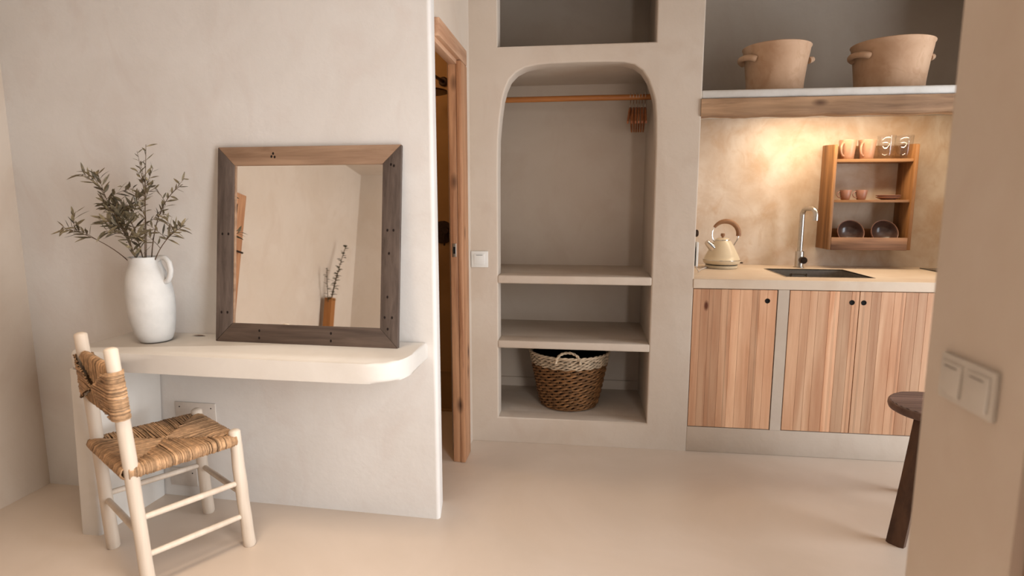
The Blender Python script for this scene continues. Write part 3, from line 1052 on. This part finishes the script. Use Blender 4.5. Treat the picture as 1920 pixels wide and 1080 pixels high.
m = MB(); weave(0.012, 0.262, 22, m, brad, 0.0066, 1, 28, 0.0052)
m.t = 0.3
m.lathe([(0, 0.003), (0.15, 0.002), (0.166, 0.006), (0.168, 0.014), (0.155, 0.014)], 40)
for j in range(34):
    a = 2 * PI * j / 34
    m.t = 0.35
    m.tube([(math.cos(a) * brad(z) * 0.992, math.sin(a) * brad(z) * 0.992, z) for z in (0.005, 0.1, 0.2, 0.30)], 0.0035, 5)
m.build('basket_body', M['wicker'], bk, angle=60)
m = MB(); weave(0.262, 0.322, 9, m, lambda z: brad(z) + 0.003, 0.0046, 2, 40, 0.004)
for q in range(2):
    m.t = 0.65
    m.tube([((brad(0.327) + 0.004 + 0.004 * math.cos(20 * a + q * PI)) * math.cos(a), (brad(0.327) + 0.004 + 0.004 * math.cos(20 * a + q * PI)) * math.sin(a), 0.3275 + 0.004 * math.sin(20 * a + q * PI)) for a in [2 * PI * j / 160 for j in range(160)]], 0.0055, 6, closed=True)
m.build('rim_band', M['wicker_pale'], bk, angle=60)
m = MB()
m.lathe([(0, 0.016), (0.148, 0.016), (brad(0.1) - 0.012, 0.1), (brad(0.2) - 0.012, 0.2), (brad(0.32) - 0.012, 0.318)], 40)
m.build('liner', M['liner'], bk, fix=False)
for sgn in (-1, 1):
    m = MB()
    for q in range(2):
        pts = []
        for j in range(25):
            a = PI * j / 24
            tw = 0.004
            r_ = 0.067 + tw * math.cos(a * 9 + q * PI)
            yy = sgn * (brad(0.327) + 0.004 + 0.004 * math.sin(a * 9 + q * PI) - 0.012 * math.sin(a))
            pts.append((r_ * math.cos(a) * sgn, yy, 0.300 + 0.062 * math.sin(a) ** 0.8 + (0.004 * math.cos(a * 9 + q * PI)) * math.sin(a)))
        m.t = 0.55 + 0.2 * q
        m.tube(pts, 0.0050, 6)
    m.build('basket_handle', M['wicker_pale'], bk, angle=60)

# ================================================================== KITCHEN
def plank_door(parent, x0, x1, hole_x, seed, label=None):
    rnd = random.Random(seed)
    m = MB()
    x = x0
    while x < x1 - 0.001:
        wd = rnd.uniform(0.034, 0.066)
        if x1 - (x + wd) < 0.03:
            wd = x1 - x
        m.t = min(1, max(0, rnd.gauss(0.5, 0.27)))
        m.box(x, min(x + wd, x1) - 0.0007, YB + 0.001, YB + 0.021, 0.143, 0.887, 0.0008, 1)
        if rnd.random() < 0.45:
            s = x + wd * rnd.uniform(0.3, 0.7)
            m.t = max(0, m.t - 0.4)
            m.box(s, s + rnd.uniform(0.004, 0.010), YB + 0.0007, YB + 0.01, 0.1435, 0.8865)
        x += wd
    d = m.build('door', M['larch'], parent)
    m = MB(); m.X = T(hole_x, YB + 0.001, 0.831) @ Matrix.Rotation(PI / 2, 4, 'X')
    m.lathe([(0, 0.0006), (0.0095, 0.0006), (0.0105, 0.0012), (0.0125, 0.0012), (0.013, 0.0)], 24)
    m.build('finger_hole', M['hole'], d)
    return d


def carcass(parent, x0, x1):
    m = MB(); m.box(x0, x1, YB + 0.028, 3.62 if x1 < 1.0 else 3.22, 0.141, 0.8885, 0.002); m.build('carcass', M['hole'], parent)


c1 = thing('cabinet', 'kitchen cabinet with a single planked larch door beside the closet column', 'cabinet', (0, 0, 0), 0, 'base cabinets')
carcass(c1, 0.554, 0.976); plank_door(c1, 0.5565, 0.9735, 0.927, 21)
c2 = thing('cabinet', 'wider kitchen cabinet with two planked larch doors under the sink', 'cabinet', (0, 0, 0), 0, 'base cabinets')
carcass(c2, 1.034, 1.754); plank_door(c2, 1.0365, 1.3685, 1.335, 24); plank_door(c2, 1.3715, 1.7525, 1.391, 27)

# worktop with the sink cut-out
SX0, SX1, SY0, SY1 = 1.052, 1.500, 3.262, 3.668
WZ0, WZ1 = 0.89, 0.94
m = MB(); m.cells([0.552, SX0, SX1, 2.3], [YB - 0.002, SY0, SY1, YK], lambda i, j: not (i == 1 and j == 1), WZ0, WZ1)
wt = m.build('worktop', M['worktop'])
tag(wt, 'cream microcement kitchen worktop with the sink let into it', 'worktop')
bv = wt.modifiers.new('bevel', 'BEVEL'); bv.width = 0.004; bv.segments = 3; bv.limit_method = 'ANGLE'

sk = thing('sink', 'rectangular stainless steel sink set into the worktop', 'sink', (SX0, SY0, WZ1))
sw_, sd_ = SX1 - SX0, SY1 - SY0
m = MB()
e = 0.0015
m.cells([e, 0.006, sw_ - 0.006, sw_ - e], [e, 0.006, sd_ - 0.006, sd_ - e], lambda i, j: not (i == 1 and j == 1), -0.004, 0.0015)
for q in ([(0.006, 0.006), (sw_ - 0.006, 0.006)], [(sw_ - 0.006, 0.006), (sw_ - 0.006, sd_ - 0.006)], [(sw_ - 0.006, sd_ - 0.006), (0.006, sd_ - 0.006)], [(0.006, sd_ - 0.006), (0.006, 0.006)]):
    (xa, ya), (xb, yb) = q
    m.poly([(xa, ya, 0.001), (xb, yb, 0.001), (xb, yb, -0.17), (xa, ya, -0.17)])
m.poly([(0.006, 0.006, -0.17), (sw_ - 0.006, 0.006, -0.17), (sw_ - 0.006, sd_ - 0.006, -0.17), (0.006, sd_ - 0.006, -0.17)])
m.build('bowl', M['steel'], sk, fix=False)
m = MB()
for x0, x1, z0, z1 in ((0.155, 0.245, -0.030, -0.026), (0.155, 0.245, -0.066, -0.062), (0.155, 0.160, -0.066, -0.026), (0.240, 0.245, -0.066, -0.026)):
    m.box(x0, x1, sd_ - 0.012, sd_ - 0.0065, z0, z1)
m.build('overflow', M['chrome'], sk)
m = MB(); m.X = T(sw_ / 2, sd_ * 0.6, -0.1695); m.lathe([(0, 0.001), (0.035, 0.001), (0.045, 0.003), (0.05, 0)], 24); m.build('drain', M['chrome'], sk)

fa = thing('faucet', 'tall brushed steel kitchen faucet behind the sink', 'faucet', (1.285, 3.765, WZ1))
m = MB(); m.lathe([(0, 0), (0.030, 0), (0.030, 0.006), (0.0245, 0.008), (0.0245, 0.095), (0.022, 0.100), (0.012, 0.101)], 24); m.build('faucet_body', M['steel'], fa, angle=40)
dv = Vector((0.032, -0.125, 0))
sp = [Vector((0, 0, 0.09)), Vector((0, 0, 0.20)), Vector((0, 0, 0.315))]
R_ = 0.042
for j in range(1, 7):
    a = PI / 2 * j / 6
    sp.append(Vector((0, 0, 0.315)) + dv.normalized() * R_ * (1 - math.cos(a)) + Vector((0, 0, R_ * math.sin(a))))
far = dv.length - R_
sp.append(dv.normalized() * far + Vector((0, 0, 0.315 + R_)))
for j in range(1, 7):
    a = PI / 2 * j / 6
    sp.append(dv.normalized() * (far + R_ * math.sin(a)) + Vector((0, 0, 0.315 + R_ * math.cos(a))))
sp.append(dv + Vector((0, 0, 0.288)))
m = MB(); m.tube(sp, 0.0145, 16); m.build('spout', M['steel'], fa, angle=50)
m = MB(); m.X = T(0.010, -0.016, 0.048) @ Matrix.Rotation(math.radians(-4), 4, 'Z') @ Matrix.Rotation(PI / 2, 4, 'X'); m.lathe([(0, 0.045), (0.019, 0.045), (0.0205, 0.042), (0.0205, 0.0)], 24); m.build('faucet_handle', M['gunmetal'], fa, angle=40)

# kettle
ke = thing('kettle', 'cream retro electric kettle with a wooden arched handle on the worktop', 'kettle', (0.812, 3.685, WZ1))
m = MB(); m.lathe([(0, 0), (0.086, 0.0), (0.092, 0.004), (0.094, 0.016), (0.090, 0.0195), (0, 0.0195)], 40); m.build('power_base', M['cream'], ke)
m = MB(); m.lathe([(0.088, 0.0205), (0.093, 0.0215), (0.093, 0.0245), (0.088, 0.0255)], 40); m.build('base_ring', M['black'], ke)
m = MB(); m.lathe([(0, 0.026), (0.098, 0.026), (0.104, 0.031), (0.108, 0.044), (0.1085, 0.0495), (0.1045, 0.0515), (0.094, 0.076), (0.078, 0.108), (0.062, 0.139), (0.050, 0.158), (0.0425, 0.166), (0.040, 0.168), (0, 0.168)], 48); m.build('kettle_body', M['cream'], ke, angle=45)
m = MB(); m.lathe([(0.1065, 0.0495), (0.1105, 0.0495), (0.1105, 0.0525), (0.104, 0.053)], 48); m.build('trim_ring', M['chrome'], ke)
m = MB(); m.lathe([(0.040, 0.167), (0.041, 0.171), (0.036, 0.177), (0.026, 0.181), (0, 0.183)], 32)
lid = m.build('lid', M['cream'], ke, angle=45)
m = MB(); m.lathe([(0.0405, 0.1665), (0.0435, 0.1675), (0.0435, 0.1705), (0.0405, 0.1715)], 32); m.build('lid_ring', M['chrome'], lid)
m = MB(); m.lathe([(0.006, 0.180), (0.006, 0.188), (0.012, 0.192), (0.0125, 0.205), (0.010, 0.208), (0, 0.208)], 20); m.build('knob', M['grip'], lid, angle=40)
m = MB(); m.tube([(-0.056, -0.02, 0.118), (-0.078, -0.03, 0.138), (-0.100, -0.038, 0.158)], [0.027, 0.021, 0.015], 16); m.build('spout', M['chrome'], ke)
cx, cz_, hr = 0.014, 0.203, 0.077
arc = lambda a0, a1, n: [(cx + hr * math.cos(math.radians(a0 + (a1 - a0) * j / n)), 0.0, cz_ + hr * math.sin(math.radians(a0 + (a1 - a0) * j / n))) for j in range(n + 1)]
m = MB(); m.tube([(-0.044, 0, 0.160)] + arc(212, 145, 8), 0.0032, 8); m.build('handle_wire', M['chrome'], ke)
m = MB(); m.tube([(0.066, 0, 0.136)] + arc(-36, -5, 5), 0.0032, 8); m.build('handle_wire', M['chrome'], ke)
m = MB(); ar = arc(148, -8, 22); m.tube(ar, [0.009 + 0.0055 * min(1, j / 8) for j in range(23)], 12); m.build('grip', M['grip'], ke, angle=50)
m = MB(); m.box(0.104, 0.124, -0.008, 0.008, 0.028, 0.036, 0.002); m.build('power_switch', M['gunmetal'], ke)

so = thing('wall_socket', 'white wall socket on the column side next to the kettle', 'socket', (0.556, 3.20, 1.085))
m = MB(); m.box(0.010, 0.022, -0.043, 0.043, -0.085, 0.043, 0.003); m.build('socket_plate', M['plastic'], so)
m = MB(); m.box(-0.002, 0.011, -0.040, 0.040, -0.082, 0.010, 0.001); m.build('socket_gasket', M['black'], so)
kn = thing('wall_knob', 'small dark round knob on the column side above the socket', 'button', (0.552, 3.20, 1.172))  # use unknown; modelled as a plain dark round knob
m = MB(); m.X = Matrix.Rotation(PI / 2, 4, 'Y'); m.lathe([(0, 0.028), (0.014, 0.028), (0.019, 0.023), (0.019, 0.0)], 20); m.build('knob_cap', M['gunmetal'], kn)
m = MB(); m.tube([(0.578, 3.23, 1.03), (0.590, 3.27, 0.985), (0.62, 3.36, 0.952), (0.66, 3.52, 0.946), (0.724, 3.66, 0.946)], 0.003, 6)
tag(m.build('power_cord', M['plate_blank'], None, angle=60), 'thin pale power cord from the wall socket to the kettle', 'cord')

hob = thing('hob', 'black glass hob edge on the worktop at the right', 'hob', (2.12, 3.58, WZ1))
m = MB(); m.box(-0.145, 0.15, -0.24, 0.20, 0.0, 0.006, 0.002); m.build('hob_glass', M['hob'], hob)

# shelf slab with its timber beam
m = MB(); m.box(0.552, 2.3, YB + 0.004, YK, 1.842, 1.883, 0.010, 3)
tag(m.build('plaster_shelf', M['white_slab'], None, angle=40), 'long whitewashed shelf slab over the kitchen carrying two terracotta pots', 'shelf')
m = MB()
b = bmesh.new(); bmesh.ops.create_grid(b, x_segments=60, y_segments=1, size=0.5); b.free()
rnd = random.Random(4)
N = 60
rings = []
for i in range(N + 1):
    x = 0.553 + (2.299 - 0.553) * i / N
    j = [0.0025 * math.sin(i * 0.7) + rnd.uniform(-0.0015, 0.0015) for _ in range(3)]
    y0, y1, z0, z1 = YB - 0.006 + j[0] * 0.6, YB + 0.085, 1.757 + j[1], 1.841
    c_ = 0.006
    rings.append([m.addv(p) for p in ((x, y0, z0 + c_), (x, y0, z1 - 0.002), (x, y0 + 0.003, z1), (x, y1, z1), (x, y1, z0), (x, y0 + c_, z0))])
for a_, b_ in zip(rings, rings[1:]):
    for q in range(6):
        m.face((a_[q], a_[(q + 1) % 6], b_[(q + 1) % 6], b_[q]))
m.face(rings[0][::-1]); m.face(rings[-1])
tag(m.build('beam', M['beam'], None, angle=40), 'rough timber beam under the kitchen shelf slab', 'beam')


def pot(label, x, y, rb, rt, h, rot, seed):
    t = thing('pot', label, 'pot', (x, y, 1.883), rot, 'terracotta pots on the kitchen shelf')
    m = MB()
    m.lathe([(0, 0.0), (rb * 0.96, 0.0), (rb, 0.006), (rb * 1.015, h * 0.25), (rb + (rt - rb) * 0.42, h * 0.6), (rb + (rt - rb) * 0.78, h * 0.85), (rt * 0.985, h * 0.955), (rt * 1.01, h * 0.975), (rt * 1.012, h * 0.99), (rt * 0.99, h),
             (rt * 0.965, h * 0.985), (rt * 0.94, h * 0.9), (rb * 0.97, h * 0.4), (rb * 0.93, 0.02), (0, 0.015)], 48)
    m.build('pot_body', M['terracotta'], t, angle=50)
    for s in (-1, 1):
        m = MB()
        zz = h * 0.70
        r_ = rb + (rt - rb) * 0.60
        pts = []
        for j in range(15):
            a = PI * j / 14
            pts.append((s * (r_ - 0.010 + 0.040 * math.sin(a)), 0.062 * math.cos(a), zz + 0.012 * math.sin(a)))
        m.tube(pts, [0.017 - 0.003 * math.sin(PI * j / 14) for j in range(15)], 10)
        m.build('pot_handle', M['terracotta'], t, angle=60)


pot('smaller pale terracotta pot with two lug handles at the left of the kitchen shelf', 0.962, 3.36, 0.138, 0.166, 0.246, math.radians(14), 1)
pot('wider terracotta pot with two lug handles at the right of the kitchen shelf', 1.532, 3.38, 0.158, 0.187, 0.250, math.radians(14), 2)

# ------------------------------------------------------------------ wall rack and crockery
KX0, KX1, KY0, KY1 = 1.418, 1.876, 3.705, YK
rack = thing('wall_rack', 'small open wooden crockery rack hung on the kitchen wall', 'shelf rack', (KX0, KY1, 1.055))
m = MB(); rw = KX1 - KX0; rd = KY1 - KY0


def side(x0, x1):
    m = MB()
    b = bmesh.new()
    prof = [(-rd, 0.0), (0, 0.0), (0, 0.618), (-rd * 0.25, 0.618), (-rd * 0.9, 0.610), (-rd, 0.606)]
    lo = [b.verts.new((x0, y, z)) for y, z in prof]; hi = [b.verts.new((x1, y, z)) for y, z in prof]
    b.faces.new(lo); b.faces.new(hi[::-1])
    for i in range(6):
        b.faces.new((lo[i], hi[i], hi[(i + 1) % 6], lo[(i + 1) % 6]))
    bmesh.ops.recalc_face_normals(b, faces=b.faces)
    bmesh.ops.bevel(b, geom=list(b.edges), offset=0.0018, segments=2, profile=0.5, affect='EDGES')
    m.bm(b); m.build('side_panel', M['rack_z'], rack)


side(0, 0.018); side(rw - 0.020, rw)
for z0, z1 in ((0.510, 0.527), (0.277, 0.292), (0.012, 0.028)):
    m = MB(); m.box(0.018, rw - 0.020, -rd + (0.012 if z0 > 0.1 else 0.0), -0.001, z0, z1, 0.0015); m.build('board', M['rack_x'], rack)
m = MB(); m.box(0.018, rw - 0.020, -rd - 0.002, -rd + 0.012, -0.002, 0.072, 0.002); m.build('front_rail', M['rack_rail'], rack)
m = MB(); m.box(0.018, rw - 0.020, -0.016, -0.001, 0.03, 0.118, 0.002); m.build('back_rail', M['rack_x'], rack)
m = MB(); m.box(0.018, rw - 0.020, -0.016, -0.001, 0.530, 0.615, 0.002); m.build('back_rail', M['rack_x'], rack)


def cup(name, label, cat, loc, r0, r1, h, hw, mat, group, hz=0.5, rot=0.0, hrad=0.004):
    t = thing(name, label, cat, loc, rot, group)
    m = MB()
    m.lathe([(0, 0.0), (r0 * 0.85, 0.0), (r0, 0.004), (r1, h * 0.98), (r1 * 0.985, h), (r1 * 0.95, h * 0.985), (r0 * 0.93, 0.01), (0, 0.007)], 32)
    m.build('body', mat, t, angle=50)
    m = MB()
    pts = []
    for j in range(15):
        a = PI * (0.5 + j / 14)
        rr_ = (r0 + r1) / 2
        pts.append((-(rr_ - 0.004) + hw * math.cos(a), 0, h * hz + h * 0.34 * math.sin(a)))
    pts[0] = (-r1 * 0.93, 0, pts[0][2]); pts[-1] = (-r0 * 0.97, 0, pts[-1][2])
    m.tube(pts, hrad, 8)
    m.build('handle', mat, t, angle=60)
    return t


top_z = 1.055 + 0.527
mid_z = 1.055 + 0.292
mg = cup('mug', 'blush stoneware mug at the left end of the top rack board', 'mug', (1.515, 3.775, top_z), 0.036, 0.048, 0.112, 0.030, M['stoneware'], 'mugs on the top board', 0.52, math.radians(40), 0.0062)
dup(mg, (1.623, 3.775, top_z), 'blush stoneware mug beside the glasses on the top rack board', math.radians(40))
gl = None
for i, (x, lab) in enumerate(((1.727, 'clear glass tumbler next to the mugs on the top rack board'), (1.824, 'clear glass tumbler at the right end of the top rack board'))):
    if gl is None:
        m = MB()
        m.lathe([(0, 0.0), (0.018, 0.0), (0.030, 0.004), (0.038, 0.018), (0.042, 0.04), (0.0455, 0.09), (0.0480, 0.134), (0.0470, 0.1355), (0.0460, 0.134), (0.0432, 0.09), (0.0385, 0.05), (0.030, 0.032), (0.015, 0.026), (0, 0.025)], 36)
        gl = m.build('glass', M['glass'], None, (x, 3.775, top_z), angle=60)
        tag(gl, lab, 'glass', 'glass tumblers on the top board')
    else:
        g2 = gl.copy(); COL.objects.link(g2); g2.location = (x, 3.775, top_z); g2['label'] = lab
cp = cup('espresso_cup', 'small mauve espresso cup at the left end of the middle board', 'cup', (1.528, 3.785, mid_z), 0.0235, 0.0335, 0.058, 0.026, M['cup_clay'], 'espresso cups on the middle board', 0.55, math.radians(8), 0.0028)
dup(cp, (1.617, 3.785, mid_z), 'small mauve espresso cup nearer the saucers on the middle board', math.radians(8))
sc0 = None
for i, lab in enumerate(('lower saucer of the pair stacked on the middle board', 'upper saucer of the pair stacked on the middle board')):
    if sc0 is None:
        m = MB(); m.lathe([(0, 0.0), (0.034, 0.0), (0.040, 0.004), (0.062, 0.013), (0.066, 0.0165), (0.064, 0.018), (0.040, 0.009), (0, 0.007)], 40)
        sc0 = m.build('saucer', M['cup_clay'], None, (1.768, 3.785, mid_z), angle=50)
        tag(sc0, lab, 'saucer', 'saucers on the middle board')
    else:
        s2 = sc0.copy(); COL.objects.link(s2); s2.location = (1.768, 3.785, mid_z + 0.0105); s2['label'] = lab
bw0 = None
for i, (x, lab) in enumerate(((1.563, 'brown glazed bowl standing on edge at the left of the bottom rack board'), (1.752, 'brown glazed bowl standing on edge at the right of the bottom rack board'))):
    if bw0 is None:
        m = MB(); m.X = Matrix.Rotation(math.radians(68), 4, 'X')
        m.lathe([(0, 0.0), (0.030, 0.0), (0.032, 0.004), (0.050, 0.012), (0.066, 0.030), (0.073, 0.052), (0.0765, 0.064), (0.0755, 0.0665), (0.0725, 0.065)], 40)
        m.m = 1
        m.lathe([(0.0725, 0.065), (0.069, 0.050), (0.060, 0.030), (0.045, 0.016), (0.02, 0.009), (0, 0.008)], 40)
        bw0 = m.build('bowl', [M['cup_clay'], M['bowl_glaze']], None, (x, 3.815, 1.055 + 0.028 + 0.0735 - 0.017), angle=60)
        mz = min(v_.co.z for v_ in bw0.data.vertices)
        bw0.location.z = 1.055 + 0.028 - mz + 0.0005
        tag(bw0, lab, 'bowl', 'bowls on the bottom board')
    else:
        b2 = bw0.copy(); COL.objects.link(b2); b2.location = (x, 3.815, bw0.location.z); b2['label'] = lab

# ================================================================== STOOL
SXC, SYC, SZ = 1.440, 2.510, 0.515
stl = thing('stool', 'dark wooden stool with a ribbed round seat behind the right wall', 'stool', (SXC, SYC, 0))
m = MB()
prof = [(0, SZ - 0.036), (0.165, SZ - 0.036), (0.176, SZ - 0.030), (0.180, SZ - 0.018), (0.179, SZ - 0.006), (0.175, SZ - 0.001), (0.171, SZ)]
m.lathe(prof, 56)
# ribbed top: grooves run along x
NR = 12
for i in range(NR):
    y0 = -0.171 + 0.342 * i / NR; y1 = y0 + 0.342 / NR
    ya = (y0 + y1) / 2
    hl_ = lambda y: math.sqrt(max(0.0, 0.1712 ** 2 - y * y))
    rows = []
    for t, dz in ((0.0, -0.004), (0.12, -0.0008), (0.3, 0.0015), (0.5, 0.002), (0.7, 0.0015), (0.88, -0.0008), (1.0, -0.004)):
        y = y0 + (y1 - y0) * t
        h_ = hl_(y)
        rows.append([m.addv((-h_, y, SZ + dz)), m.addv((h_, y, SZ + dz))])
    for a_, b_ in zip(rows, rows[1:]):
        m.face((a_[0], a_[1], b_[1], b_[0]))
m.build('seat', M['dark_wood_x'], stl, angle=50, fix=False)
for k_ in range(3):
    a = math.radians((221, 340, 78)[k_])
    dx, dy = math.cos(a), math.sin(a)
    ft = Vector((dx * 0.280, dy * 0.280, 0.0)); tp = Vector((dx * 0.125, dy * 0.125, SZ - 0.034))
    u = Vector((-dy, dx, 0)); rv = Vector((dx, dy, 0))
    m = MB()
    rings = []
    for p, wu, wr_ in ((ft, 0.032, 0.018), (ft.lerp(tp, 0.5), 0.031, 0.020), (tp, 0.034, 0.024)):
        rings.append([m.addv(p + u * wu * cu_ + rv * wr_ * cr_) for cu_, cr_ in ((-1, -0.6), (-0.6, -1), (0.6, -1), (1, -0.6), (1, 0.6), (0.6, 1), (-0.6, 1), (-1, 0.6))])
    for a_, b_ in zip(rings, rings[1:]):
        for q in range(8):
            m.face((a_[q], a_[(q + 1) % 8], b_[(q + 1) % 8], b_[q]))
    m.face(rings[0][::-1]); m.face(rings[-1])
    m.build('leg', M['dark_wood_z'], stl, angle=40)

# ================================================================== TALL WOODEN VASE (seen in the mirror)
tv = thing('floor_vase', 'tall square wooden floor vase with eucalyptus stems, seen in the mirror', 'vase', (-2.45, -0.41, 0))
m = MB(); m.cells([-0.034, -0.026, 0.026, 0.034], [-0.034, -0.026, 0.026, 0.034], lambda i, j: not (i == 1 and j == 1), 0.0, 1.18)
m.build('vase_body', M['vase_wood'], tv)
for lab, tip, n, seed in (('longest eucalyptus stem in the tall wooden vase, seen in the mirror', (-2.40, -0.53, 1.66), 26, 31), ('shorter dark eucalyptus stem in the tall wooden vase, seen in the mirror', (-2.39, -0.42, 1.44), 22, 32), ('thin pale eucalyptus stem in the tall wooden vase, seen in the mirror', (-2.44, -0.30, 1.43), 14, 33)):
    rnd = random.Random(seed)
    p0 = Vector((-2.45, -0.41, 1.05))
    r_ = thing('eucalyptus_stem', lab, 'branch', p0, 0, 'eucalyptus in the wooden vase')
    pts = [p - p0 for p in bez(p0, p0.lerp(Vector(tip), 0.5) + Vector((0, 0.03, 0.04)), tip, 12)]
    st, lf = MB(), MB()
    st.tube(pts, 0.003, 6); st.build('stem', M['twig'], r_, fix=False)
    for j in range(n):
        t = 0.22 + 0.78 * (j + 0.5) / n
        f = t * 11
        i = min(int(f), 10)
        p = pts[i].lerp(pts[i + 1], f - i)
        a = j * PI * 0.5 + rnd.uniform(-0.4, 0.4)
        lf.t = rnd.random()
        leaf(lf, p, (math.cos(a), math.sin(a), rnd.uniform(0.0, 0.6)), rnd.uniform(0.03, 0.05), rnd.uniform(0.028, 0.042), (0, 0, 1), 0.1)
    lf.build('leaves', M['eucalyptus'], r_, fix=False, angle=60)
